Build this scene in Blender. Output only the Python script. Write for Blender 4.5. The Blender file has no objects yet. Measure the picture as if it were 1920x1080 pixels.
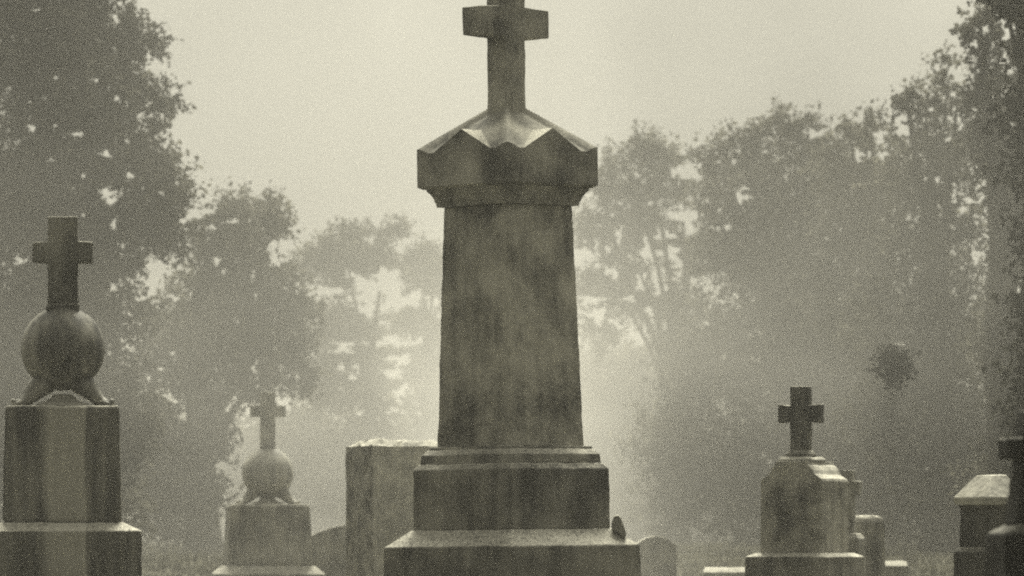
import bpy, bmesh, math, random
import numpy as np
from mathutils import Vector, Matrix
R = math.radians
sc = bpy.context.scene
C = sc.collection

# ------------------------------------------------------------------ camera, light, exposure
EYE, HORIZON, FPX = 1.3, 1005.0, 10000.0       # eye height in metres; a long lens, low over the graves
cam_d = bpy.data.cameras.new('camera'); cam = bpy.data.objects.new('camera', cam_d); C.objects.link(cam)
cam.location = (0, 0, EYE); cam.rotation_euler = (R(90), 0, 0)
cam_d.sensor_width = 36; cam_d.lens = FPX * 36 / 1920
cam_d.shift_y = (HORIZON - 540) / 1920
cam_d.clip_end = 3000
cam_d.dof.use_dof = True; cam_d.dof.focus_distance = 41; cam_d.dof.aperture_fstop = 5.0
sc.camera = cam

SUN_EL, SUN_AZ = R(65), R(9)                  # behind the stones, a little to the right
TINT = (1.0, 0.962, 0.785)
w = bpy.data.worlds.new('World'); sc.world = w; w.use_nodes = True
nt = w.node_tree; nt.nodes.clear()
sky = nt.nodes.new('ShaderNodeTexSky'); sky.sky_type = 'NISHITA'; sky.sun_disc = False
sky.sun_elevation = SUN_EL; sky.sun_rotation = SUN_AZ; sky.air_density = 1.0; sky.dust_density = 6.0; sky.ozone_density = 1.0
bw = nt.nodes.new('ShaderNodeRGBToBW')         # the picture is a toned monochrome
mul = nt.nodes.new('ShaderNodeMix'); mul.data_type = 'RGBA'; mul.blend_type = 'MULTIPLY'; mul.inputs['Factor'].default_value = 1
mul.inputs['B'].default_value = (*TINT, 1)
bg = nt.nodes.new('ShaderNodeBackground'); bg.inputs['Strength'].default_value = 0.088
out = nt.nodes.new('ShaderNodeOutputWorld')
tcw = nt.nodes.new('ShaderNodeTexCoord'); cn = nt.nodes.new('ShaderNodeTexNoise'); cn.inputs['Scale'].default_value = 11; cn.inputs['Detail'].default_value = 4; cn.inputs['Distortion'].default_value = .4
cr = nt.nodes.new('ShaderNodeMapRange'); cr.inputs['From Min'].default_value = .3; cr.inputs['From Max'].default_value = .7; cr.inputs['To Min'].default_value = .78; cr.inputs['To Max'].default_value = 1.22
cm = nt.nodes.new('ShaderNodeMath'); cm.operation = 'MULTIPLY'                       # thin uneven overcast
nt.links.new(tcw.outputs['Generated'], cn.inputs['Vector']); nt.links.new(cn.outputs['Fac'], cr.inputs['Value'])
nt.links.new(sky.outputs['Color'], bw.inputs['Color']); nt.links.new(bw.outputs['Val'], cm.inputs[0]); nt.links.new(cr.outputs['Result'], cm.inputs[1]); nt.links.new(cm.outputs[0], mul.inputs['A'])
nt.links.new(mul.outputs['Result'], bg.inputs['Color']); nt.links.new(bg.outputs['Background'], out.inputs['Surface'])

sun_d = bpy.data.lights.new('sun', 'SUN'); sun = bpy.data.objects.new('sun', sun_d); C.objects.link(sun)
sun_d.energy = 3.6; sun_d.angle = R(26); sun_d.color = TINT
sdir = Vector((math.sin(SUN_AZ) * math.cos(SUN_EL), math.cos(SUN_AZ) * math.cos(SUN_EL), math.sin(SUN_EL)))
sun.rotation_euler = sdir.to_track_quat('Z', 'Y').to_euler()

vs = sc.view_settings; vs.view_transform = 'Standard'; vs.look = 'None'; vs.gamma = 1; vs.exposure = 1.0
cy = sc.cycles; cy.use_denoising = False; cy.use_adaptive_sampling = True; cy.adaptive_threshold = .5; cy.adaptive_min_samples = 64   # leaves a fine film-like grain
cy.pixel_filter_type = 'BLACKMAN_HARRIS'; cy.filter_width = 2.1    # the soft old lens of the picture
cy.max_bounces = 8; cy.diffuse_bounces = 2; cy.transmission_bounces = 3; cy.volume_bounces = 2; cy.transparent_max_bounces = 8
cy.sample_clamp_indirect = 4

# ------------------------------------------------------------------ helpers
def smooth(a, b, x):
    t = min(1, max(0, (x - a) / (b - a))); return t * t * (3 - 2 * t)
def ground_z(x, y):
    return 0.95 * smooth(52, 130, y) + 0.28 * smooth(130, 420, y) + 0.03 * math.sin(x * .31 + 1) * math.sin(y * .17) * smooth(45, 70, y)
def P(px, py, d):                              # a point of the photograph (1920 wide) at distance d
    return Vector(((px - 960) / FPX * d, d, EYE + (HORIZON - py) / FPX * d))

def tag(o, label=None, cat=None, group=None, kind=None):
    if label: o['label'] = label
    if cat: o['category'] = cat
    if group: o['group'] = group
    if kind: o['kind'] = kind
    return o
def empty(name, loc, rz=0.0, label=None, cat=None, group=None, tilt=0.0):
    o = bpy.data.objects.new(name, None); C.objects.link(o)
    o.location = loc; o.rotation_euler = (0, 0, rz); o.empty_display_size = .2
    if tilt: o.rotation_euler = (Matrix.Rotation(tilt, 3, 'Y') @ Matrix.Rotation(rz, 3, 'Z')).to_euler()
    return tag(o, label, cat, group)
WORN = bpy.data.textures.new('worn stone', 'CLOUDS'); WORN.noise_scale = .16; WORN.noise_depth = 3
def weather(o, amount):
    """age a cut stone: fine subdivision pushed in and out so edges wander and chip"""
    m = o.modifiers.new('cuts', 'SUBSURF'); m.subdivision_type = 'SIMPLE'; m.levels = m.render_levels = 5
    d = o.modifiers.new('wear', 'DISPLACE'); d.texture = WORN; d.strength = amount; d.mid_level = .5; d.texture_coords = 'GLOBAL'
def link(name, bm, mat, parent=None, bevel=0.0, smooth_sh=False, wear=.016):
    bmesh.ops.recalc_face_normals(bm, faces=bm.faces)
    me = bpy.data.meshes.new(name); bm.to_mesh(me); bm.free()
    o = bpy.data.objects.new(name, me); C.objects.link(o); me.materials.append(mat)
    if smooth_sh:
        for p in me.polygons: p.use_smooth = True
    if parent: o.parent = parent
    if bevel:
        m = o.modifiers.new('soft_edges', 'BEVEL'); m.width = bevel; m.segments = 2; m.limit_method = 'ANGLE'; m.angle_limit = R(25)
        if wear: weather(o, wear)
    return o
def loft(bm, rows, cx=0.0, cy_=0.0, sides=4):
    """rows of (z, half width, half depth): stacked rectangular sections joined into one solid"""
    rings = []
    for z, a, b in rows:
        rings.append([bm.verts.new((cx + sx * a, cy_ + sy * b, z)) for sx, sy in ((-1, -1), (1, -1), (1, 1), (-1, 1))])
    for r0, r1 in zip(rings, rings[1:]):
        for i in range(4):
            bm.faces.new((r0[i], r0[(i + 1) % 4], r1[(i + 1) % 4], r1[i]))
    bm.faces.new(rings[0][::-1]); bm.faces.new(rings[-1])
    return bm
def extrude_xz(bm, pts, y0, y1, cross=False):
    """outline in x-z pushed from y0 to y1"""
    a = [bm.verts.new((x, y0, z)) for x, z in pts]; b = [bm.verts.new((x, y1, z)) for x, z in pts]
    n = len(pts)
    for i in range(n):
        bm.faces.new((a[i], a[(i + 1) % n], b[(i + 1) % n], b[i]))
    if n == 12 and cross:                      # a cross: front and back in five plain quads
        for q in ((0, 1, 2, 11), (11, 2, 5, 8), (8, 5, 6, 7), (2, 3, 4, 5), (11, 8, 9, 10)):
            bm.faces.new([a[i] for i in q][::-1]); bm.faces.new([b[i] for i in q])
        return bm
    caps = [bm.faces.new(a[::-1]), bm.faces.new(b)]
    for f in caps: f.normal_update()
    bmesh.ops.triangulate(bm, faces=caps)
    return bm
def tube(bm, pts, radii, n=8):
    pts = [Vector(p) for p in pts]; rings = []
    for i, p in enumerate(pts):
        d = (pts[min(i + 1, len(pts) - 1)] - pts[max(i - 1, 0)]).normalized()
        u = d.orthogonal().normalized(); v = d.cross(u)
        rings.append([bm.verts.new(p + radii[i] * (math.cos(t) * u + math.sin(t) * v)) for t in (2 * math.pi * k / n for k in range(n))])
    for a, b in zip(rings, rings[1:]):
        best = min(range(n), key=lambda s: (a[0].co - b[s].co).length)
        for k in range(n):
            bm.faces.new((a[k], a[(k + 1) % n], b[(k + 1 + best) % n], b[(k + best) % n]))
    bm.faces.new(rings[0][::-1]); bm.faces.new(rings[-1])
    return bm
def cross_outline(w_top, w_bot, z0, z1, za, arm, h_in, h_out):
    """a Latin cross: upright from z0 to z1, arms centred on za reaching +-arm"""
    wm = w_bot + (w_top - w_bot) * (za - z0) / (z1 - z0)
    return [(-w_bot, z0), (w_bot, z0), (wm, za - h_in), (arm, za - h_out), (arm, za + h_out), (wm, za + h_in), (w_top, z1), (-w_top, z1), (-wm, za + h_in), (-arm, za + h_out), (-arm, za - h_out), (-wm, za - h_in)]

# ------------------------------------------------------------------ materials
def node(nt_, kind, **kw):
    n = nt_.nodes.new(kind)
    for k, v in kw.items(): setattr(n, k, v)
    return n
def stone(name, dark, light, scale=2.0, streak=0.35, spot=0.4, rough=.85, seed=0.0, bump=.25, bias=0.0, top_light=.5, band=None, ledge=(.45, .9)):
    """weathered stone: cloudy stains, rain streaks running down and fine speckle"""
    m = bpy.data.materials.new(name); m.use_nodes = True; t = m.node_tree; L = t.links.new
    b = t.nodes['Principled BSDF']; b.inputs['Roughness'].default_value = rough; b.inputs['Specular IOR Level'].default_value = .3
    tc = node(t, 'ShaderNodeTexCoord')
    mp = node(t, 'ShaderNodeMapping'); mp.inputs['Location'].default_value = (seed, seed * .7, seed * 1.3); L(tc.outputs['Object'], mp.inputs['Vector'])
    big = node(t, 'ShaderNodeTexNoise'); big.inputs['Scale'].default_value = scale; big.inputs['Detail'].default_value = 6; big.inputs['Roughness'].default_value = .6
    L(mp.outputs['Vector'], big.inputs['Vector'])
    ms = node(t, 'ShaderNodeMapping'); ms.inputs['Scale'].default_value = (7, 7, .55); L(mp.outputs['Vector'], ms.inputs['Vector'])
    st = node(t, 'ShaderNodeTexNoise'); st.inputs['Scale'].default_value = 1.6; st.inputs['Detail'].default_value = 4; L(ms.outputs['Vector'], st.inputs['Vector'])
    fine = node(t, 'ShaderNodeTexNoise'); fine.inputs['Scale'].default_value = 55; fine.inputs['Detail'].default_value = 4; L(mp.outputs['Vector'], fine.inputs['Vector'])
    a = node(t, 'ShaderNodeMix', data_type='FLOAT'); a.inputs[0].default_value = streak; L(big.outputs['Fac'], a.inputs[2]); L(st.outputs['Fac'], a.inputs[3])
    c = node(t, 'ShaderNodeMix', data_type='FLOAT'); c.inputs[0].default_value = spot * .4; L(a.outputs[0], c.inputs[2]); L(fine.outputs['Fac'], c.inputs[3])
    rp = node(t, 'ShaderNodeValToRGB'); L(c.outputs[0], rp.inputs['Fac'])
    e = rp.color_ramp.elements; e[0].position = .42 - bias; e[1].position = .60 - bias
    e[0].color = (dark * 1.0, dark * .985, dark * .9, 1); e[1].color = (light * 1.0, light * .975, light * .86, 1)
    col = rp.outputs['Color']
    def over(col, fac, v, amt):
        mm = node(t, 'ShaderNodeMath', operation='MULTIPLY'); L(fac, mm.inputs[0]); mm.inputs[1].default_value = amt
        x = node(t, 'ShaderNodeMix', data_type='RGBA'); L(mm.outputs[0], x.inputs['Factor']); L(col, x.inputs['A']); x.inputs['B'].default_value = (v, v * .975, v * .86, 1)
        return x.outputs['Result']
    if band:                                   # pale band down the middle of a face: left edge, right edge, lean
        sx = node(t, 'ShaderNodeSeparateXYZ'); L(tc.outputs['Object'], sx.inputs[0])
        wob = node(t, 'ShaderNodeMath', operation='MULTIPLY_ADD'); L(big.outputs['Fac'], wob.inputs[0]); wob.inputs[1].default_value = .14; L(sx.outputs['X'], wob.inputs[2])
        e1 = node(t, 'ShaderNodeMapRange', interpolation_type='SMOOTHSTEP'); L(wob.outputs[0], e1.inputs['Value']); e1.inputs['From Min'].default_value = band[0]; e1.inputs['From Max'].default_value = band[0] + .10
        e2 = node(t, 'ShaderNodeMapRange', interpolation_type='SMOOTHSTEP'); L(wob.outputs[0], e2.inputs['Value']); e2.inputs['From Min'].default_value = band[1]; e2.inputs['From Max'].default_value = band[1] + .025; e2.inputs['To Min'].default_value = 1; e2.inputs['To Max'].default_value = 0
        bm_ = node(t, 'ShaderNodeMath', operation='MULTIPLY'); L(e1.outputs[0], bm_.inputs[0]); L(e2.outputs[0], bm_.inputs[1])
        col = over(col, bm_.outputs[0], .45, .55)
    # paler colour on upward faces, painting in light from above, broken by fine noise
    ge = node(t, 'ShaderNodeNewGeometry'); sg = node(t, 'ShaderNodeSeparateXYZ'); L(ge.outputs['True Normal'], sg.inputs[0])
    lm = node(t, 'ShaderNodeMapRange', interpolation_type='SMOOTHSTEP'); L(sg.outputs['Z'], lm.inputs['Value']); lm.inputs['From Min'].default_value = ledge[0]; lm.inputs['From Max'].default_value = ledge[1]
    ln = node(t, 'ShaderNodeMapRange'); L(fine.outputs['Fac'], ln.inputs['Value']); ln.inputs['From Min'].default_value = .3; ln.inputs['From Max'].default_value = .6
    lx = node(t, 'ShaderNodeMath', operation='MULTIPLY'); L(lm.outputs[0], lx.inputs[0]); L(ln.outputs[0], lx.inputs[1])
    if top_light: col = over(col, lx.outputs[0], top_light, .9)
    L(col, b.inputs['Base Color'])
    bp = node(t, 'ShaderNodeBump'); bp.inputs['Strength'].default_value = bump; bp.inputs['Distance'].default_value = .012
    L(fine.outputs['Fac'], bp.inputs['Height']); L(bp.outputs['Normal'], b.inputs['Normal'])
    return m
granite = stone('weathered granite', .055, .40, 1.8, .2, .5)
granite_cap = stone('weathered cap granite', .06, .36, 1.6, .15, .45, seed=.6, ledge=(.79, .9))  # painted top light kept to the flatter cap slopes, like sunlit facets
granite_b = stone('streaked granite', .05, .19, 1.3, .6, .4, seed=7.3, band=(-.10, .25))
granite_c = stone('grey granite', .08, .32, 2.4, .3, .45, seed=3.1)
black_stone = stone('soot-black stone', .012, .03, 2.0, .3, .4, seed=13.0, top_light=.16)
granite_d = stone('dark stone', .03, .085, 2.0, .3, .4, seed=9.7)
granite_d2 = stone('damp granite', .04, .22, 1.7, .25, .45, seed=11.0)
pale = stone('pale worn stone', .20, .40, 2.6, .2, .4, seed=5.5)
rough_m = stone('rough quarried stone', .28, .62, 4.0, .15, .6, seed=2.2, bump=.8, top_light=.3)
rough_dark = stone('dark split face', .10, .34, 6.0, .2, .6, seed=8.2, bump=.9)  # darker stone colour, used on the left face only
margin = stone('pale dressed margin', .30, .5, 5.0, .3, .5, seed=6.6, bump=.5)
bronze = stone('dull polished sphere stone', .035, .24, 2.0, .5, .45, rough=.5, seed=1.4, top_light=0, bump=.25)
bronze_b = stone('pale polished sphere stone', .11, .35, 2.2, .4, .45, rough=.55, seed=6.4, top_light=0, bump=.25)

def leaf_mat(name, col, tr=.35):
    m = bpy.data.materials.new(name); m.use_nodes = True; t = m.node_tree; t.nodes.clear(); L = t.links.new
    o = node(t, 'ShaderNodeOutputMaterial'); d = node(t, 'ShaderNodeBsdfDiffuse'); s = node(t, 'ShaderNodeBsdfTranslucent'); mx = node(t, 'ShaderNodeMixShader')
    g = node(t, 'ShaderNodeNewGeometry'); hs = node(t, 'ShaderNodeMapRange'); L(g.outputs['Random Per Island'], hs.inputs['Value'])
    hs.inputs['To Min'].default_value = .55; hs.inputs['To Max'].default_value = 1.5
    nz = node(t, 'ShaderNodeTexNoise'); nz.inputs['Scale'].default_value = .55; nz.inputs['Detail'].default_value = 3; L(g.outputs['Position'], nz.inputs['Vector'])
    nr = node(t, 'ShaderNodeMapRange'); L(nz.outputs['Fac'], nr.inputs['Value']); nr.inputs['From Min'].default_value = .35; nr.inputs['From Max'].default_value = .65; nr.inputs['To Min'].default_value = .2; nr.inputs['To Max'].default_value = 1.9
    hm = node(t, 'ShaderNodeMath', operation='MULTIPLY'); L(hs.outputs['Result'], hm.inputs[0]); L(nr.outputs['Result'], hm.inputs[1])
    v = node(t, 'ShaderNodeMix', data_type='RGBA', blend_type='MULTIPLY'); v.inputs['Factor'].default_value = 1; v.inputs['A'].default_value = (*col, 1)
    L(hm.outputs[0], v.inputs['B']); L(v.outputs['Result'], d.inputs['Color']); L(v.outputs['Result'], s.inputs['Color'])
    mx.inputs['Fac'].default_value = tr; L(d.outputs[0], mx.inputs[1]); L(s.outputs[0], mx.inputs[2]); L(mx.outputs[0], o.inputs['Surface'])
    return m
leaf_a = leaf_mat('broad leaves', (.072, .070, .058), .5)
leaf_b = leaf_mat('dark leaves', (.035, .035, .03), .25)
bark = stone('bark', .04, .10, 5, .7, .5, seed=4.4, bump=.8, top_light=0)

# ------------------------------------------------------------------ ground
def make_ground():
    xs = np.concatenate([np.linspace(-150, -40, 12), np.linspace(-38, 38, 60), np.linspace(40, 150, 12)])
    ys = np.concatenate([np.linspace(-20, 180, 130), np.linspace(184, 690, 60)])
    bm = bmesh.new(); g = [[bm.verts.new((x, y, ground_z(x, y))) for x in xs] for y in ys]
    for j in range(len(ys) - 1):
        for i in range(len(xs) - 1):
            bm.faces.new((g[j][i], g[j][i + 1], g[j + 1][i + 1], g[j + 1][i]))
    m = bpy.data.materials.new('mown grass'); m.use_nodes = True; t = m.node_tree; L = t.links.new
    b = t.nodes['Principled BSDF']; b.inputs['Roughness'].default_value = .95; b.inputs['Specular IOR Level'].default_value = .1
    tc = node(t, 'ShaderNodeTexCoord'); n1 = node(t, 'ShaderNodeTexNoise'); n1.inputs['Scale'].default_value = .35; n1.inputs['Detail'].default_value = 8
    L(tc.outputs['Object'], n1.inputs['Vector']); rp = node(t, 'ShaderNodeValToRGB'); L(n1.outputs['Fac'], rp.inputs['Fac'])
    e = rp.color_ramp.elements; e[0].position = .35; e[1].position = .68; e[0].color = (.045, .044, .034, 1); e[1].color = (.10, .097, .075, 1)
    L(rp.outputs['Color'], b.inputs['Base Color'])
    n2 = node(t, 'ShaderNodeTexNoise'); n2.inputs['Scale'].default_value = 14; n2.inputs['Detail'].default_value = 5; L(tc.outputs['Object'], n2.inputs['Vector'])
    bp = node(t, 'ShaderNodeBump'); bp.inputs['Strength'].default_value = .8; bp.inputs['Distance'].default_value = .08
    L(n2.outputs['Fac'], bp.inputs['Height']); L(bp.outputs['Normal'], b.inputs['Normal'])
    tag(link('ground', bm, m, smooth_sh=True), 'misty mown grass rising gently behind the graves', kind='structure')
make_ground()

# ------------------------------------------------------------------ the tall central monument
def z_at(py, d): return EYE + (HORIZON - py) / FPX * d
def central_monument():
    D = 41.0; k = D / FPX; q = k / math.sqrt(2)            # seen corner-on: half diagonal px -> half side
    base = P(963.5, 1005, D); gz = ground_z(base.x, D) - .03
    t = empty('cross_monument', (base.x, D, gz), R(45), 'tall tapering granite monument with gabled cap and large cross in the centre', 'monument', tilt=R(-.68))
    Z = lambda py: z_at(py, D) - gz
    bm = bmesh.new(); loft(bm, [(0, 300 * q, 300 * q), (Z(1215), 300 * q, 300 * q), (Z(1208), 292 * q, 292 * q)]); link('footing', bm, granite_c, t, .012)
    bm = bmesh.new(); loft(bm, [(Z(1208), 246 * q, 246 * q), (Z(1024), 241 * q, 241 * q), (Z(993), 188 * q, 188 * q)]); link('base_block', bm, granite_d2, t, .01)
    bm = bmesh.new(); loft(bm, [(Z(993), 184.5 * q, 184.5 * q), (Z(881), 184.5 * q, 184.5 * q), (Z(870), 172 * q, 172 * q)]); link('plinth', bm, granite_d2, t, .008)
    bm = bmesh.new(); loft(bm, [(Z(870), 170 * q, 170 * q), (Z(853), 168 * q, 168 * q), (Z(845), 157 * q, 157 * q), (Z(843), 153 * q, 153 * q), (Z(838), 153 * q, 153 * q)]); link('moulding', bm, granite_c, t, .005)
    bm = bmesh.new()
    n = 14
    loft(bm, [(Z(838 - 450 * i / n), (137.5 - 17 * i / n) * q, (137.5 - 17 * i / n) * q) for i in range(n + 1)]); link('shaft', bm, granite, t, .008)
    bm = bmesh.new(); loft(bm, [(Z(388), 134 * q, 134 * q), (Z(382), 135 * q, 135 * q), (Z(377), 138 * q, 138 * q), (Z(370), 141 * q, 141 * q), (Z(363), 146 * q, 146 * q), (Z(358), 152 * q, 152 * q), (Z(353), 153 * q, 153 * q)])
    link('cornice', bm, granite_c, t, .004)
    # gabled cap: a gable on each face, an ear on each corner, ridges running up to the foot of the cross
    bm = bmesh.new(); a = 169.5 * q; N = 72
    def top(x, y):
        u, v = abs(x) / a * 120, abs(y) / a * 120          # in px of the photograph, 120 = half a side
        tt = max(u, v); s = min(u, v)
        pyr = -9 + 96 * (1 - tt / 120)
        e = tt - s                                         # distance from the hip
        hw = 6 + 32 * tt / 120
        hip = (0 + 96 * (1 - tt / 120)) - (0 if e < 1 else 13 * (e / hw) ** 2 + 2 * (e / hw)) if e < hw * 1.3 else -99
        gab = 31 - .53 * s - (.0 * tt)
        return max(pyr, hip, gab)
    g = [[None] * (N + 1) for _ in range(N + 1)]
    zb = Z(278)
    for j in range(N + 1):
        for i in range(N + 1):
            x, y = -a + 2 * a * i / N, -a + 2 * a * j / N
            g[j][i] = bm.verts.new((x, y, zb + top(x, y) * k))
    for j in range(N):
        for i in range(N):
            bm.faces.new((g[j][i], g[j][i + 1], g[j + 1][i + 1], g[j + 1][i]))
    edge = [g[0][i] for i in range(N)] + [g[j][N] for j in range(N)] + [g[N][N - i] for i in range(N)] + [g[N - j][0] for j in range(N)]
    lo = [bm.verts.new((v.co.x, v.co.y, Z(350))) for v in edge]
    l2 = [bm.verts.new((v.co.x * .93, v.co.y * .93, Z(354.5))) for v in edge]
    m_ = len(edge)
    for i in range(m_):
        bm.faces.new((edge[i], edge[(i + 1) % m_], lo[(i + 1) % m_], lo[i]))
        bm.faces.new((lo[i], lo[(i + 1) % m_], l2[(i + 1) % m_], l2[i]))
    bm.faces.new(l2)
    link('cap', bm, granite_cap, t)
    bm = bmesh.new()
    h = 25.5 * k
    pts = cross_outline(h, h, Z(216), Z(-52), Z(43), 89 * k, 29 * k, 26 * k)
    extrude_xz(bm, pts, -h, h, True); link('cross', bm, granite, t, .006)
    return t
central_monument()
def ledge_scroll():
    D = 41.0; k = D / FPX
    p = P(1160, 1003, D)
    pts = [(-11, 6), (-13, 16), (-12, 28), (-8, 36), (-1, 38), (4, 32), (8, 22), (12, 12), (14, 2), (12, -8), (7, -5), (1, 2), (-5, 8)]
    bm = bmesh.new(); extrude_xz(bm, [(x * k, z * k) for x, z in pts], -.05, .05)
    o = link('stone_scroll', bm, granite_d2, None, .012); o.location = (p.x, D - .03, p.z)
    tag(o, 'small curled stone scroll resting on the right ledge of the tall central monument', 'ornament')
ledge_scroll()

# ------------------------------------------------------------------ sphere monuments
def sphere_monument(D, cx, k_top, label, S):
    """S: pixel levels of the photograph for one monument"""
    k = D / FPX; p = P(cx, 1005, D); gz = ground_z(p.x, D) - .03; Z = lambda py: z_at(py, D) - gz
    t = empty('sphere_monument', (p.x, D, gz), R(S['rz']), label, 'monument', 'sphere and cross monuments')
    mats = S['mats']
    zb = min(0, Z(S['wash_lo']) - .6)
    bm = bmesh.new(); loft(bm, [(0, S['base'] * k, S['base'] * k), (Z(S['wash_lo']), S['base'] * k, S['base'] * k), (Z(S['wash_hi']), S['wash_in'] * k, S['wash_in'] * k)]); link('base_block', bm, mats[1], t, .01)
    bm = bmesh.new(); loft(bm, [(Z(S['wash_hi']), S['ped_lo'] * k * .97, S['ped_lo'] * k * .97), (Z(S['wash_hi'] - 6), S['ped_lo'] * k, S['ped_lo'] * k), (Z(S['ped_top'] + 5), S['ped_hi'] * k, S['ped_hi'] * k), (Z(S['ped_top']), S['ped_hi'] * k * .97, S['ped_hi'] * k * .97)])
    link('pedestal', bm, mats[0], t, .008)
    r = S['r'] * k; zc = Z(S['cy'])
    bm = bmesh.new(); bmesh.ops.create_uvsphere(bm, u_segments=64, v_segments=40, radius=r)
    bmesh.ops.translate(bm, verts=bm.verts, vec=(0, 0, zc)); link('sphere', bm, mats[2], t, smooth_sh=True)
    # low dome of stone between the feet
    z0 = Z(S['ped_top'])
    bm = bmesh.new()
    loft(bm, [(z0, .66 * r, .66 * r), (z0 + .06 * r, .6 * r, .6 * r), (z0 + .14 * r, .34 * r, .34 * r), (z0 + .30 * r, .22 * r, .22 * r)]); link('saddle', bm, mats[0], t, .02)
    for sx in (-1, 1):
        for sy in (-1, 1):
            bm = bmesh.new(); f = lambda a, z: (sx * a * r, sy * a * r * .62, z0 + z * r)
            tube(bm, [f(.30, .56), f(.50, .52), f(.68, .36), f(.84, .17), f(1.0, .075), f(1.14, .085), f(1.19, .15)], [.22 * r, .27 * r, .22 * r, .15 * r, .10 * r, .075 * r, .055 * r], 12)
            for tw in (-1, 1):
                tube(bm, [(sx * .93 * r, sy * .6 * r + tw * .04 * r, z0 + .1 * r), (sx * 1.05 * r, sy * .62 * r + tw * .17 * r, z0 + .06 * r), (sx * 1.12 * r, sy * .64 * r + tw * .22 * r, z0 + .05 * r)], [.07 * r, .06 * r, .035 * r], 8)
            link('claw_foot', bm, mats[2], t, smooth_sh=True)
    bm = bmesh.new(); z1 = zc + r
    extrude_xz(bm, cross_outline(S['up_t'] * k, S['up_b'] * k, z1 - .06 * r, Z(S['cross_top']), Z(S['arm_y']), S['arm'] * k, S['arm_h'] * k, S['arm_h'] * k * .95), -S['up_b'] * k * .85, S['up_b'] * k * .85, True)
    if S['collar']:
        loft(bm, [(z1 - .1 * r, .40 * r, .34 * r), (z1 + .02 * r, .385 * r, .33 * r), (z1 + .06 * r, .34 * r, .3 * r)])
    link('cross', bm, mats[3], t, .006)
    return t
sphere_monument(44, 118, 0, 'large dark sphere on claw feet with a cross on top at the left edge',
    dict(rz=4, mats=(granite_b, granite_b, bronze, granite_d2), base=147, wash_lo=996, wash_hi=980, wash_in=112, ped_lo=110, ped_hi=105.5, ped_top=763, r=79, cy=654, up_t=27.5, up_b=28, cross_top=408, arm_y=474, arm=56, arm_h=19.5, collar=True))
sphere_monument(84, 502, 0, 'smaller hazy sphere and cross monument standing left of the rough stone',
    dict(rz=6, mats=(granite_c, granite_c, bronze_b, granite_c), base=101, wash_lo=1076, wash_hi=1061, wash_in=83, ped_lo=80, ped_hi=74, ped_top=946, r=48.5, cy=887, up_t=13.5, up_b=14, cross_top=735, arm_y=771, arm=33, arm_h=11, collar=False))

# ------------------------------------------------------------------ other stones
def rough_block():
    D = 57.0; k = D / FPX; p = P(700, 1005, D); gz = ground_z(p.x, D) - .04; Z = lambda py: z_at(py, D) - gz
    th = R(24)
    t = empty('rough_stone', (p.x, D, gz), th, 'rough-hewn upright block with a ragged top, half hidden by the tall monument', 'gravestone')
    wl, wr = 55 * k / math.sin(th), 150 * k / math.cos(th)
    rnd = random.Random(4); bm = bmesh.new(); nx, ny, nz = 22, 16, 26
    def jit(): return rnd.uniform(-1, 1)
    H = Z(836)
    # subdivided block with split-face irregularity
    bmesh.ops.create_cube(bm, size=1)
    bmesh.ops.subdivide_edges(bm, edges=bm.edges[:], cuts=20, use_grid_fill=True)
    from mathutils import noise as mn
    for v in bm.verts:
        x, y, z = v.co
        X, Y, ZZ = (x + .5) * wr, (y + .5) * wl, (z + .5) * H
        nv = Vector((X * 7, Y * 7, ZZ * 7)); s = .018
        if x < -.49: X += s * 2 * mn.noise(nv * 1.3)
        if x > .49: X += s * mn.noise(nv)
        if y < -.49: Y += .006 * mn.noise(nv)
        if y > .49: Y += s * mn.noise(nv + Vector((9, 0, 0)))
        if z > .49:
            e = min(X, wr - X, Y, wl - Y)
            ZZ += .05 * min(1, max(0, e / .09)) + .06 * mn.noise(nv * 1.9) * min(1, e / .04 + .25)
        v.co = (X, Y, ZZ)
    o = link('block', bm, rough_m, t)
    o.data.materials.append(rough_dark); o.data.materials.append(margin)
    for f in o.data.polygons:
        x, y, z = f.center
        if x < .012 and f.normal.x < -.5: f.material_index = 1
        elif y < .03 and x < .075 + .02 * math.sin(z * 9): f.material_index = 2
rough_block()

def shouldered_monument():
    D = 48.0; k = D / FPX; p = P(1509, 1005, D); gz = ground_z(p.x, D) - .03; Z = lambda py: z_at(py, D) - gz
    th = R(-28)
    t = empty('shouldered_monument', (p.x, D, gz), th, 'squat grey monument with stepped shoulders and a small stone cross on top', 'monument')
    hw = 56 * k / math.cos(th); dp = 28 * k / abs(math.sin(th))
    bm = bmesh.new(); loft(bm, [(0, hw + 22 * k, dp + 22 * k), (Z(1044), hw + 22 * k, dp + 22 * k), (Z(1037), hw + 8 * k, dp + 8 * k)]); link('base_block', bm, granite_d2, t, .008)
    c = hw / 56
    prof = [(56, 1037), (56, 903), (54, 898), (46, 893), (42, 890), (38, 882), (33, 875), (29, 872), (28, 866)]
    pts = [(x * c, Z(y)) for x, y in prof] + [(-x * c, Z(y)) for x, y in prof[::-1]]
    bm = bmesh.new(); extrude_xz(bm, pts, -dp, dp); link('body', bm, granite, t, .006)
    bm = bmesh.new(); loft(bm, [(Z(866), 29 * c, 32 * c), (Z(862), 29 * c, 32 * c), (Z(857), 25 * c, 26 * c)], 0, -10 * c); link('cap_plate', bm, pale, t, .004)
    bm = bmesh.new(); extrude_xz(bm, cross_outline(16.3 * c, 16.8 * c, Z(848), Z(725), Z(776), 38.5 * c, 13.5 * c, 15.5 * c), -23 * c, -7 * c, True)
    loft(bm, [(Z(857), 22 * c, 14 * c), (Z(852), 22 * c, 14 * c), (Z(844), 17 * c, 9 * c)], 0, -15 * c)
    link('cross', bm, granite_d2, t, .008)
shouldered_monument()

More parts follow.
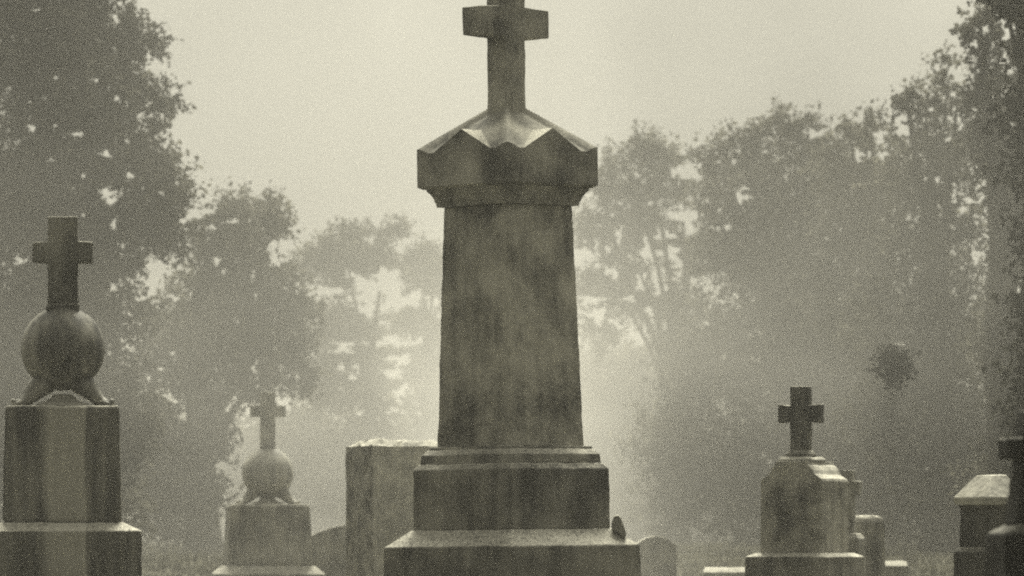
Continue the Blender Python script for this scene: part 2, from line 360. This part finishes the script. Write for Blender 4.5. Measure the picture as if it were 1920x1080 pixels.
def small_cross_stone():
    D = 58.0; k = D / FPX; p = P(1586, 1005, D); gz = ground_z(p.x, D) - .03; Z = lambda py: z_at(py, D) - gz
    t = empty('cross_gravestone', (p.x, D, gz), R(-20), 'gravestone cross mostly hidden behind the shouldered monument', 'gravestone')
    bm = bmesh.new(); loft(bm, [(0, 34 * k, 26 * k), (Z(1010), 32 * k, 24 * k), (Z(1000), 24 * k, 18 * k)]); link('base_block', bm, granite_c, t, .008)
    bm = bmesh.new(); extrude_xz(bm, cross_outline(15 * k, 16 * k, Z(1000), Z(882), Z(915), 29 * k, 13 * k, 12 * k), -12 * k, 12 * k, True); link('cross', bm, granite_c, t, .006)
small_cross_stone()
def column_stone():
    D = 62.0; k = D / FPX; p = P(1626, 1005, D); gz = ground_z(p.x, D) - .03; Z = lambda py: z_at(py, D) - gz
    bm = bmesh.new(); a = 24 * k
    loft(bm, [(0, a * 1.06, a * 1.06), (Z(980), a, a), (Z(970), a * .88, a * .88), (Z(966.5), a * .66, a * .66)])
    o = link('square_gravestone', bm, granite_c, None, .03); o.location = (p.x, D, gz); o.rotation_euler = (0, 0, R(36))
    tag(o, 'narrow square gravestone with rounded top edges just right of the shouldered monument', 'gravestone')
column_stone()
def arched_stone(px, half, top, spring, D, label, rz=0, mat=None, thick=.2, name='round_topped_gravestone'):
    k = D / FPX; p = P(px, 1005, D); gz = ground_z(p.x, D) - .05; Z = lambda py: z_at(py, D) - gz
    pts = [(half * k, 0), (half * k, Z(spring))]
    for i in range(1, 12):
        a = i / 12; x = half * (1 - 2 * a); pts.append((x * k, Z(spring - (spring - top) * (1 - (1 - 2 * a) ** 2))))
    pts += [(-half * k, Z(spring)), (-half * k, 0)]
    bm = bmesh.new(); extrude_xz(bm, pts, -thick / 2, thick / 2)
    o = link(name, bm, mat or granite_c, None, .012); o.location = (p.x, D, gz); o.rotation_euler = (0, 0, R(rz))
    tag(o, label, 'gravestone')
arched_stone(1228, 40, 1005, 1024, 76, 'round topped headstone just right of the tall central monument', rz=5)
arched_stone(660, 95, 984, 1016, 88, 'wide low hazy headstone showing left of the rough-hewn block', rz=-4)
def low_marker(px0, px1, top, D, label, h_extra=0.0, mat=None, rz=0):
    k = D / FPX; p = P((px0 + px1) / 2, 1005, D); gz = ground_z(p.x, D) - .05; Z = lambda py: z_at(py, D) - gz
    hw = (px1 - px0) / 2 * k; bm = bmesh.new()
    loft(bm, [(0, hw, .22), (Z(top + 9), hw, .2), (Z(top), hw * .93, .1)])
    o = link('low_gravestone', bm, mat or granite_c, None, .012); o.location = (p.x, D, gz); o.rotation_euler = (0, 0, R(rz)); tag(o, label, 'gravestone')
low_marker(1318, 1425, 1064, 72, 'low pale-topped marker showing left of the shouldered monument base')
low_marker(1652, 1700, 1052, 70, 'low dark marker in the grass right of the narrow square gravestone')

def roofed_monument():
    D = 37.0; k = D / FPX; p = P(1858, 1005, D); gz = ground_z(p.x, D) - .03; Z = lambda py: z_at(py, D) - gz
    t = empty('roofed_monument', (p.x, D, gz), R(38), 'dark pedestal monument with a pale sunlit hipped roof behind the near cross', 'monument')
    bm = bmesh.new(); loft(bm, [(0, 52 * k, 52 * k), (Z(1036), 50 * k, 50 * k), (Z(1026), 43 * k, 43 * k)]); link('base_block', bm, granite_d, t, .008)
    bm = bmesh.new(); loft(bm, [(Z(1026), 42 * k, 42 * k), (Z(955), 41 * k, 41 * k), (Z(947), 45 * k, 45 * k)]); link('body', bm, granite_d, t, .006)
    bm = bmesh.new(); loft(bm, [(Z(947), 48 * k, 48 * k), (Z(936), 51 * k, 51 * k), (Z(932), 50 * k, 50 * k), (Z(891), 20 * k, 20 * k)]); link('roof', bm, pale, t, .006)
roofed_monument()

def near_cross():
    D = 23.0; k = D / FPX; p = P(1962, 1005, D); gz = ground_z(p.x, D) - .03; Z = lambda py: z_at(py, D) - gz
    t = empty('near_cross_monument', (p.x, D, gz), R(10), 'nearest black stone cross cut off by the right edge', 'monument')
    bm = bmesh.new(); loft(bm, [(0, 106 * k, 80 * k), (Z(1004), 99 * k, 74 * k), (Z(998), 95 * k, 70 * k), (Z(985), 66 * k, 56 * k)]); link('base_block', bm, black_stone, t, .01)
    bm = bmesh.new(); extrude_xz(bm, cross_outline(47 * k, 70 * k, Z(984), Z(768), Z(842), 84 * k, 20 * k, 19.5 * k), -40 * k, 40 * k, True)
    link('cross', bm, black_stone, t, .01)
near_cross()

# ------------------------------------------------------------------ trees
def leaf_mesh(name, clumps, D, leaf, mat, parent, rng, gaps=(), depth=1.0, dens=1.0, droop=.3, sprig=14):
    """foliage: many leaf-sized faces grouped in sprigs spread through the clumps"""
    k = D / FPX; P0 = []; OUT = []
    for px, py, r in clumps:
        c = np.array(P(px, py, D)) ; rw = r * k * .9
        ns = max(10, int(dens * 38 * (rw / leaf) ** 2 / sprig))
        d = rng.normal(size=(ns, 3)); d /= np.linalg.norm(d, axis=1)[:, None]
        rad = rng.random(ns) ** .45
        lump = 1 + .22 * np.sin(d[:, 0] * 5 + px) * np.sin(d[:, 2] * 6 + py) + .12 * np.sin(d[:, 1] * 9 + r)
        pos = c + d * (rad * lump * rw)[:, None] * np.array([1, depth, 1]) + np.array([0, (rng.random() - .5) * rw * .8, 0])
        P0.append(pos); OUT.append(d)
    pos = np.concatenate(P0); out = np.concatenate(OUT)
    n = len(pos)
    # each sprig: leaves strung along a short twig pointing outwards and a little down
    ax = out + rng.normal(size=(n, 3)) * .75 + np.array([0, 0, .25 - droop * rng.random()]); ax /= np.linalg.norm(ax, axis=1)[:, None]
    tt = np.linspace(-.2, 1, sprig)[None, :] * (leaf * 3.4) * (0.6 + .9 * rng.random((n, 1)))
    lp = pos[:, None, :] + ax[:, None, :] * tt[:, :, None] + rng.normal(size=(n, sprig, 3)) * leaf * .5
    la = (ax[:, None, :] + rng.normal(size=(n, sprig, 3)) * .9 + np.array([0, 0, -.35])).reshape(-1, 3); lp = lp.reshape(-1, 3)
    keep = np.ones(len(lp), bool)
    X = 960 + lp[:, 0] / lp[:, 1] * FPX; Y = HORIZON - (lp[:, 2] - EYE) / lp[:, 1] * FPX
    wide = 1.12 if gaps is GAPS_L else 1.28; soft = .9 if gaps is GAPS_L else .5
    for gx, gy, rx, ry in gaps:
        rx, ry = rx * wide, ry * wide
        u, v = (X - gx) / rx, (Y - gy) / ry; a = np.arctan2(v, u)
        keep &= np.hypot(u, v) > (1 + .3 * np.sin(3 * a + gx) + .2 * np.sin(5 * a + gy)) * (.95 - soft / 2 + soft * rng.random(len(u)))
    keep &= lp[:, 2] > EYE - 1.2
    lp, la = lp[keep], la[keep]; m = len(lp)
    la /= np.linalg.norm(la, axis=1)[:, None]
    sd = np.cross(la, rng.normal(size=(m, 3))); sd /= np.linalg.norm(sd, axis=1)[:, None]
    sz = leaf * (.6 + .8 * rng.random((m, 1)))
    nn = np.cross(la, sd)
    v = np.empty((m, 4, 3))                               # a pointed leaf with its two sides lifted
    v[:, 0] = lp - la * sz * .5; v[:, 1] = lp + la * sz * .05 + sd * sz * .36 + nn * sz * .1
    v[:, 2] = lp + la * sz * .58; v[:, 3] = lp + la * sz * .05 - sd * sz * .36 + nn * sz * .1
    base = np.array(parent.location) if parent else 0
    v = (v - base).reshape(-1, 3)
    f = np.arange(4 * m)
    me = bpy.data.meshes.new(name); me.vertices.add(len(v)); me.vertices.foreach_set('co', v.ravel().astype(np.float32))
    me.loops.add(len(f)); me.loops.foreach_set('vertex_index', f.astype(np.int32))
    me.polygons.add(m); me.polygons.foreach_set('loop_start', (np.arange(m) * 4).astype(np.int32))
    me.update(calc_edges=True); me.materials.append(mat)
    o = bpy.data.objects.new(name, me); C.objects.link(o); o.parent = parent
    return o
TREES = 'trees around the graveyard'
# openings in the crowns where the sky shows
GAPS_L = [(366, 398, 22, 15), (155, 330, 9, 6), (95, 300, 8, 5), (180, 150, 8, 5), (60, 240, 9, 6), (245, 330, 8, 6), (265, 560, 9, 5), (120, 560, 7, 5), (330, 560, 8, 8), (300, 690, 8, 6), (440, 600, 8, 5), (143, 252, 17, 7), (200, 288, 14, 8), (226, 278, 7, 4), (203, 362, 22, 12), (210, 378, 13, 12), (283, 500, 17, 5), (290, 512, 7, 7), (215, 536, 8, 8), (66, 20, 7, 6), (107, 146, 5, 6), (130, 155, 5, 5), (85, 183, 6, 5), (220, 185, 7, 6), (230, 462, 8, 6), (228, 480, 5, 6), (170, 230, 6, 4), (30, 365, 7, 6), (40, 488, 16, 8), (212, 420, 7, 12), (215, 30, 6, 5), (352, 695, 7, 22), (357, 778, 19, 12), (372, 720, 6, 16), (476, 690, 7, 14), (482, 715, 6, 12), (474, 520, 5, 18), (480, 555, 5, 8), (405, 490, 7, 10), (422, 510, 9, 4), (440, 415, 12, 6), (395, 425, 14, 6), (330, 665, 8, 4), (392, 715, 6, 8), (524, 455, 20, 6), (515, 490, 8, 14)]
GAPS_M = [(612, 548, 32, 12), (700, 540, 38, 18), (725, 520, 18, 16), (660, 560, 20, 6), (688, 580, 24, 10), (650, 645, 26, 5), (640, 658, 24, 5), (672, 640, 14, 6), (735, 642, 24, 8), (740, 700, 14, 8), (640, 688, 6, 8), (675, 690, 12, 8), (610, 782, 20, 6), (740, 742, 16, 9), (742, 772, 14, 6), (660, 708, 8, 6), (655, 515, 8, 8), (695, 450, 8, 8), (770, 562, 28, 10), (745, 572, 12, 8), (815, 575, 10, 18), (785, 548, 10, 5), (735, 640, 26, 8), (785, 640, 10, 7), (752, 673, 20, 8), (738, 700, 14, 8), (810, 655, 10, 12), (760, 725, 8, 8), (745, 742, 14, 9), (815, 690, 6, 8), (770, 805, 10, 4), (765, 790, 8, 4)]
GAPS_R = [(1285, 412, 18, 18), (1295, 430, 10, 10), (1245, 440, 16, 12), (1255, 475, 20, 13), (1275, 497, 15, 6), (1235, 515, 10, 12), (1240, 542, 12, 10), (1213, 470, 9, 22), (1203, 520, 8, 9), (1148, 510, 14, 11), (1108, 562, 22, 8), (1122, 590, 15, 12), (1217, 583, 10, 9), (1150, 603, 10, 5), (1165, 613, 7, 4), (1185, 620, 8, 6), (1090, 480, 10, 16), (1160, 440, 7, 12), (1120, 455, 5, 10), (1200, 538, 10, 6), (1195, 330, 5, 6), (1230, 381, 9, 4), (1105, 650, 8, 4), (1280, 320, 16, 10), (1140, 470, 5, 8), (1180, 560, 12, 5), (1300, 327, 10, 8), (1348, 303, 6, 3), (1374, 304, 10, 4), (1390, 370, 14, 9), (1350, 395, 5, 5), (1362, 426, 10, 5), (1325, 377, 5, 5), (1530, 250, 17, 7), (1285, 412, 18, 16), (1395, 352, 8, 5), (1420, 380, 6, 4), (1610, 288, 9, 8), (1630, 290, 6, 6), (1655, 290, 9, 8), (1608, 302, 10, 3), (1650, 255, 9, 12), (1745, 336, 20, 5), (1797, 147, 9, 10), (1785, 135, 8, 6), (1745, 205, 8, 4), (1770, 182, 5, 4), (1690, 245, 10, 8), (1775, 262, 6, 4), (1885, 70, 7, 5), (1845, 55, 6, 6), (1827, 82, 7, 6), (1890, 48, 8, 10), (1885, 110, 7, 5), (1892, 135, 6, 5)]
def tree(name, label, D, trunk_px, trunk_r, clumps, gaps=(), leaf=.115, mat=None, seed=0, dens=1.0, limbs=7, depth=1.0, top=None, group=TREES):
    rng = np.random.default_rng(seed); rnd = random.Random(seed)
    p = P(trunk_px, 1005, D); gz = ground_z(p.x, D) - .05
    t = empty(name, (p.x, D, gz), 0, label, 'tree', group)
    zt = max(z_at(min(c[1] for c in clumps), D) - gz, 3) * .8 if top is None else top
    bm = bmesh.new(); pts = []; rad = []
    for i in range(8):
        f = i / 7; pts.append((.25 * math.sin(f * 4 + seed) * f * trunk_r * 5, .2 * math.cos(f * 3 + seed) * f, zt * f)); rad.append(trunk_r * (1.35 - f * 1.15 if i else 1.7))
    tube(bm, pts, rad, 10)
    for c in sorted(clumps, key=lambda c: -c[2])[:limbs] + rnd.sample(list(clumps), min(limbs, len(clumps))):
        q = P(c[0], c[1], D) - Vector((p.x, D, gz)) + Vector((0, rnd.uniform(-.5, .5) * c[2] * D / FPX, 0))
        hz = min(max(q.z * .45, .8), zt * .9); i = min(6, int(hz / zt * 7)); s = Vector(pts[i]).lerp(Vector(pts[i + 1]), hz / zt * 7 - i)
        mid = s.lerp(q, .5) + Vector((0, 0, .12 * (q - s).length))
        r0 = trunk_r * .42
        tube(bm, [s, s.lerp(mid, .5) + Vector((0, 0, .05)), mid, mid.lerp(q, .5), q], [r0, r0 * .8, r0 * .6, r0 * .4, r0 * .15], 7)
    link('trunk', bm, bark, t, smooth_sh=True)
    leaf_mesh('crown', clumps, D, leaf, mat or leaf_a, t, rng, gaps, depth, dens)
    return t

tree('broadleaf_tree', 'big dark tree filling the left edge up past the top of the picture', 105, -60, .42,
     [(-160, -250, 190), (40, -260, 190), (-240, -60, 200), (-240, 200, 210), (-220, 480, 220), (60, -120, 170), (165, -90, 90), (60, 60, 160), (185, 60, 85), (255, 66, 36), (300, 78, 22), (130, 200, 140), (250, 165, 55), (300, 190, 24), (325, 192, 10),
      (290, 240, 28), (60, 330, 150), (220, 300, 90), (300, 320, 45), (330, 350, 38), (345, 375, 18), (120, 450, 140), (250, 430, 90), (310, 430, 50), (40, 600, 170), (170, 600, 130), (60, 790, 170), (200, 800, 120), (-150, 760, 200), (120, 930, 150), (-100, 960, 150)],
     gaps=GAPS_L, leaf=.105, mat=leaf_a, seed=1, limbs=9, dens=1.35)
tree('broadleaf_tree', 'mid grey tree with drooping lower branches behind the small sphere monument', 122, 380, .3,
     [(455, 425, 66), (505, 415, 32), (525, 418, 28), (440, 392, 26), (500, 382, 16), (400, 440, 50), (430, 520, 90), (515, 540, 55), (555, 570, 36), (580, 582, 18), (480, 640, 100), (550, 660, 42), (568, 710, 26), (535, 720, 22), (390, 610, 110), (330, 650, 90), (375, 740, 60), (400, 810, 34), (418, 845, 16), (320, 850, 90), (340, 940, 90), (260, 900, 100), (240, 760, 90), (480, 715, 45)],
     gaps=GAPS_L, leaf=.115, seed=2, dens=1.35)
tree('broadleaf_tree', 'pale distant tree with a rising pointed crown left of the tall monument', 205, 700, .3,
     [(648, 480, 62), (600, 490, 42), (572, 492, 20), (695, 462, 40), (735, 436, 20), (750, 426, 11), (715, 490, 36), (640, 525, 40), (610, 600, 50), (665, 600, 55), (620, 660, 55), (690, 660, 55), (640, 720, 60), (720, 730, 50), (590, 730, 40), (700, 800, 40)],
     gaps=GAPS_M, leaf=.15, seed=3, dens=1.3, depth=.8, limbs=2)
tree('broadleaf_tree', 'pale distant tree with small spikes of leaf touching the left side of the tall shaft', 215, 800, .3,
     [(785, 505, 44), (770, 495, 20), (791, 462, 9), (790, 480, 14), (815, 485, 20), (825, 530, 50), (770, 610, 46), (820, 610, 45), (770, 690, 50), (830, 690, 45), (800, 760, 45), (770, 830, 40), (850, 560, 60), (860, 680, 60)],
     gaps=GAPS_M, leaf=.15, seed=4, dens=1.3, depth=.8, limbs=2)
tree('broadleaf_tree', 'hazy tree with open gaps and a leaning bough right of the tall cap', 165, 1270, .3,
     [(1205, 280, 34), (1232, 275, 26), (1150, 302, 22), (1195, 262, 12), (1252, 300, 28), (1130, 350, 36), (1190, 360, 76), (1262, 345, 34), (1105, 430, 50), (1180, 460, 84), (1250, 440, 56), (1160, 550, 60), (1105, 540, 50), (1210, 570, 40), (1290, 480, 50), (1130, 620, 40), (1260, 580, 60), (1300, 680, 70)],
     gaps=GAPS_R, leaf=.115, seed=5, dens=1.0, limbs=3)
tree('broadleaf_tree', 'broad grey tree with a bumpy domed top behind the shouldered monument', 138, 1470, .4,
     [(1310, 288, 16), (1340, 300, 30), (1385, 262, 28), (1376, 285, 40), (1440, 255, 38), (1460, 232, 18), (1495, 230, 20), (1500, 260, 40), (1535, 265, 34), (1400, 350, 86), (1500, 350, 96), (1325, 380, 50), (1440, 460, 110), (1350, 470, 60), (1560, 480, 110), (1400, 590, 110), (1540, 620, 120), (1320, 700, 100), (1480, 760, 130), (1600, 760, 130), (1340, 860, 110), (1520, 900, 120), (1250, 820, 80), (1260, 930, 80), (1420, 960, 100)],
     gaps=GAPS_R, leaf=.115, seed=6, limbs=9)
tree('broadleaf_tree', 'grey tree with ragged tufts filling the dip right of the broad domed tree', 132, 1640, .35,
     [(1590, 235, 16), (1605, 250, 28), (1635, 235, 22), (1622, 262, 30), (1585, 320, 70), (1650, 340, 56), (1610, 420, 90), (1680, 290, 26), (1600, 600, 110), (1650, 750, 110), (1640, 900, 110)],
     gaps=GAPS_R, leaf=.115, seed=7)
tree('broadleaf_tree', 'tree with thin upright spires of leaf climbing toward the right edge', 120, 1770, .38,
     [(1698, 185, 14), (1712, 178, 10), (1705, 205, 24), (1735, 215, 30), (1772, 112, 9), (1770, 135, 14), (1775, 165, 20), (1795, 190, 30), (1760, 205, 24), (1720, 310, 86), (1800, 280, 80), (1750, 450, 120), (1690, 600, 120), (1800, 620, 120), (1700, 790, 120), (1820, 800, 120), (1750, 930, 120), (1860, 900, 120)],
     gaps=GAPS_R, leaf=.11, seed=8)
tree('broadleaf_tree', 'dark tall tree with clumped leaves against the sky near the upper right corner', 100, 1900, .4,
     [(1862, 40, 34), (1853, 18, 10), (1835, 80, 22), (1820, 50, 10), (1838, 38, 10), (1870, 110, 46), (1845, 150, 34), (1813, 80, 6), (1875, 200, 60), (1820, 185, 18), (1850, 270, 50), (1890, 350, 70), (1968, 150, 84), (1985, 350, 95), (1950, 500, 90), (1920, 430, 40), (1905, 300, 36), (1900, 640, 100), (1990, 700, 150), (1960, 900, 150), (1990, -20, 120)],
     gaps=GAPS_R, leaf=.10, mat=leaf_a, seed=9)
tree('shrubby_tree', 'nearest very dark tree hanging in from the right edge', 74, 2010, .3,
     [(1930, 60, 36), (1918, 160, 26), (1935, 200, 50), (1925, 260, 40), (1940, 330, 46), (1950, 440, 50), (1935, 520, 36), (1940, 600, 50), (1930, 680, 30), (1960, 760, 70), (2025, 300, 100), (2035, 550, 110), (2035, 100, 100), (1898, 5, 9), (1912, -2, 10), (1884, 8, 5), (2000, 780, 110), (1990, 940, 110), (2020, -60, 110)],
     leaf=.12, mat=leaf_b, seed=10, dens=1.1)
def leaf_nest():
    D = 84; p = P(1672, 684, D)
    t = empty('leaf_nest', p, 0, 'round dark clump of twigs and leaves lodged among the misty trees on the right', 'nest')
    rng = np.random.default_rng(11)
    leaf_mesh('leaf_ball', [(1672, 684, 26), (1662, 678, 18), (1684, 690, 18), (1668, 700, 14), (1678, 668, 14)], D, .07, leaf_b, t, rng, dens=1.5)
    bm = bmesh.new(); tube(bm, [(p.x * f, D * f, (p.z - EYE) * f + dz) for f, dz in ((.33, 0), (.2, .05), (.08, -.02), (.002, -.04))], [.12, .09, .05, .03], 8); link('bough', bm, bark, t, smooth_sh=True)
leaf_nest()

def far_wood():
    rng = np.random.default_rng(77); cl = []
    for i in range(90):
        px = -200 + i * 26 + rng.uniform(-10, 10); h = rng.uniform(150, 215)
        if px > 1000: h = rng.uniform(300, 370)
        for q in range(4):
            cl.append((px + rng.uniform(-15, 15), 1000 - h * (q + .4) / 4, 48 + 14 * rng.random()))
    o = leaf_mesh('far_wood', cl, 222, .3, leaf_a, None, rng, depth=.6, dens=1.0)
    tag(o, 'far line of woodland fading into the mist', 'woodland', kind='stuff')
far_wood()

def grass():
    rng = np.random.default_rng(5); n = 90000
    y = np.sqrt(rng.uniform(48 ** 2, 170 ** 2, n)); x = rng.uniform(-.105, .105, n) * y
    tuft = rng.normal(size=n) * .05; x += tuft
    z = np.array([ground_z(a, b) for a, b in zip(x, y)])
    h = rng.uniform(.05, .16, n) * (1 + .6 * np.sin(x * 1.7) * np.sin(y * .9)); wd = rng.uniform(.006, .014, n) * (1 + y / 90)
    a = rng.uniform(0, 6.28, n); lx, ly = np.cos(a) * wd, np.sin(a) * wd; bx, by = rng.normal(size=n) * h * .35, rng.normal(size=n) * h * .35
    v = np.empty((n, 3, 3)); v[:, 0] = np.stack([x - lx, y - ly, z - .01], 1); v[:, 1] = np.stack([x + lx, y + ly, z - .01], 1); v[:, 2] = np.stack([x + bx, y + by, z + h], 1)
    me = bpy.data.meshes.new('grass'); me.vertices.add(3 * n); me.vertices.foreach_set('co', v.ravel().astype(np.float32))
    me.loops.add(3 * n); me.loops.foreach_set('vertex_index', np.arange(3 * n, dtype=np.int32))
    me.polygons.add(n); me.polygons.foreach_set('loop_start', (np.arange(n) * 3).astype(np.int32)); me.update(calc_edges=True)
    me.materials.append(leaf_mat('grass blades', (.075, .073, .055)))
    o = bpy.data.objects.new('grass', me); C.objects.link(o); tag(o, 'short tufty grass between and behind the graves', 'grass', kind='stuff')
grass()

# ------------------------------------------------------------------ the air
def haze():
    bm = bmesh.new(); loft(bm, [(-1.2, 160, 360), (18.5, 160, 360)], 0, 335)
    m = bpy.data.materials.new('haze'); m.use_nodes = True; t = m.node_tree; t.nodes.clear()
    o = node(t, 'ShaderNodeOutputMaterial'); v = node(t, 'ShaderNodeVolumePrincipled'); t.links.new(v.outputs[0], o.inputs['Volume'])
    v.inputs['Color'].default_value = (.97, .96, .93, 1); v.inputs['Density'].default_value = HAZE; v.inputs['Anisotropy'].default_value = .55
    b = link('haze', bm, m); tag(b, 'pale mist hanging over the graveyard', kind='stuff')
HAZE = .0008
haze()
def ground_mist():
    """thicker mist lying between and beyond the rear graves, thinning with height and drifting in banks"""
    bm = bmesh.new(); loft(bm, [(-1.1, 60, 95), (15.5, 60, 95)], 0, 142)
    m = bpy.data.materials.new('ground mist'); m.use_nodes = True; t = m.node_tree; t.nodes.clear(); L = t.links.new
    o = node(t, 'ShaderNodeOutputMaterial'); v = node(t, 'ShaderNodeVolumePrincipled'); L(v.outputs[0], o.inputs['Volume'])
    v.inputs['Color'].default_value = (.97, .96, .93, 1); v.inputs['Anisotropy'].default_value = .4
    tc = node(t, 'ShaderNodeTexCoord'); sp = node(t, 'ShaderNodeSeparateXYZ'); L(tc.outputs['Object'], sp.inputs[0])
    mp = node(t, 'ShaderNodeMapping'); mp.inputs['Scale'].default_value = (.16, .035, .22); mp.inputs['Location'].default_value = (3.1, 0, 1.7); mp.inputs['Rotation'].default_value = (0, R(18), 0)
    L(tc.outputs['Object'], mp.inputs['Vector'])
    n = node(t, 'ShaderNodeTexNoise'); n.inputs['Scale'].default_value = 1; n.inputs['Detail'].default_value = 3; L(mp.outputs['Vector'], n.inputs['Vector'])
    r = node(t, 'ShaderNodeMapRange'); L(n.outputs['Fac'], r.inputs['Value']); r.inputs['From Min'].default_value = .38; r.inputs['From Max'].default_value = .64; r.inputs['To Min'].default_value = 0; r.inputs['To Max'].default_value = 2.1
    h = node(t, 'ShaderNodeMapRange', interpolation_type='SMOOTHSTEP'); L(sp.outputs['Z'], h.inputs['Value']); h.inputs['From Min'].default_value = 0; h.inputs['From Max'].default_value = 13; h.inputs['To Min'].default_value = 1; h.inputs['To Max'].default_value = 0
    f = node(t, 'ShaderNodeMapRange', interpolation_type='SMOOTHSTEP'); L(sp.outputs['Y'], f.inputs['Value']); f.inputs['From Min'].default_value = 47; f.inputs['From Max'].default_value = 62
    a = node(t, 'ShaderNodeMath', operation='MULTIPLY'); L(r.outputs[0], a.inputs[0]); L(h.outputs[0], a.inputs[1])
    b = node(t, 'ShaderNodeMath', operation='MULTIPLY'); L(a.outputs[0], b.inputs[0]); L(f.outputs[0], b.inputs[1])
    gx = node(t, 'ShaderNodeMapRange', interpolation_type='SMOOTHSTEP'); L(sp.outputs['X'], gx.inputs['Value']); gx.inputs['From Min'].default_value = .4; gx.inputs['From Max'].default_value = 3.6
    gz_ = node(t, 'ShaderNodeMapRange', interpolation_type='SMOOTHSTEP'); L(sp.outputs['Z'], gz_.inputs['Value']); gz_.inputs['From Min'].default_value = 2; gz_.inputs['From Max'].default_value = 5.5; gz_.inputs['To Min'].default_value = .1; gz_.inputs['To Max'].default_value = .8
    gm = node(t, 'ShaderNodeMix', data_type='FLOAT'); L(gx.outputs[0], gm.inputs[0]); gm.inputs[2].default_value = 1; L(gz_.outputs[0], gm.inputs[3])
    gl = node(t, 'ShaderNodeMapRange', interpolation_type='SMOOTHSTEP'); L(sp.outputs['X'], gl.inputs['Value']); gl.inputs['From Min'].default_value = -7.5; gl.inputs['From Max'].default_value = -4; gl.inputs['To Min'].default_value = .6; gl.inputs['To Max'].default_value = 1
    g3 = node(t, 'ShaderNodeMath', operation='MULTIPLY'); L(b.outputs[0], g3.inputs[0]); L(gl.outputs[0], g3.inputs[1]); b = g3
    g2 = node(t, 'ShaderNodeMath', operation='MULTIPLY'); L(b.outputs[0], g2.inputs[0]); L(gm.outputs[0], g2.inputs[1]); b = g2
    c = node(t, 'ShaderNodeMath', operation='MULTIPLY'); L(b.outputs[0], c.inputs[0]); c.inputs[1].default_value = MIST; L(c.outputs[0], v.inputs['Density'])
    tag(link('ground_mist', bm, m), 'thicker drifting mist lying low behind the graves', kind='stuff')
MIST = .0042
ground_mist()
#print('LEAF FACES', sum(len(o.data.polygons) for o in C.objects if o.name.startswith(('crown', 'far_wood'))))
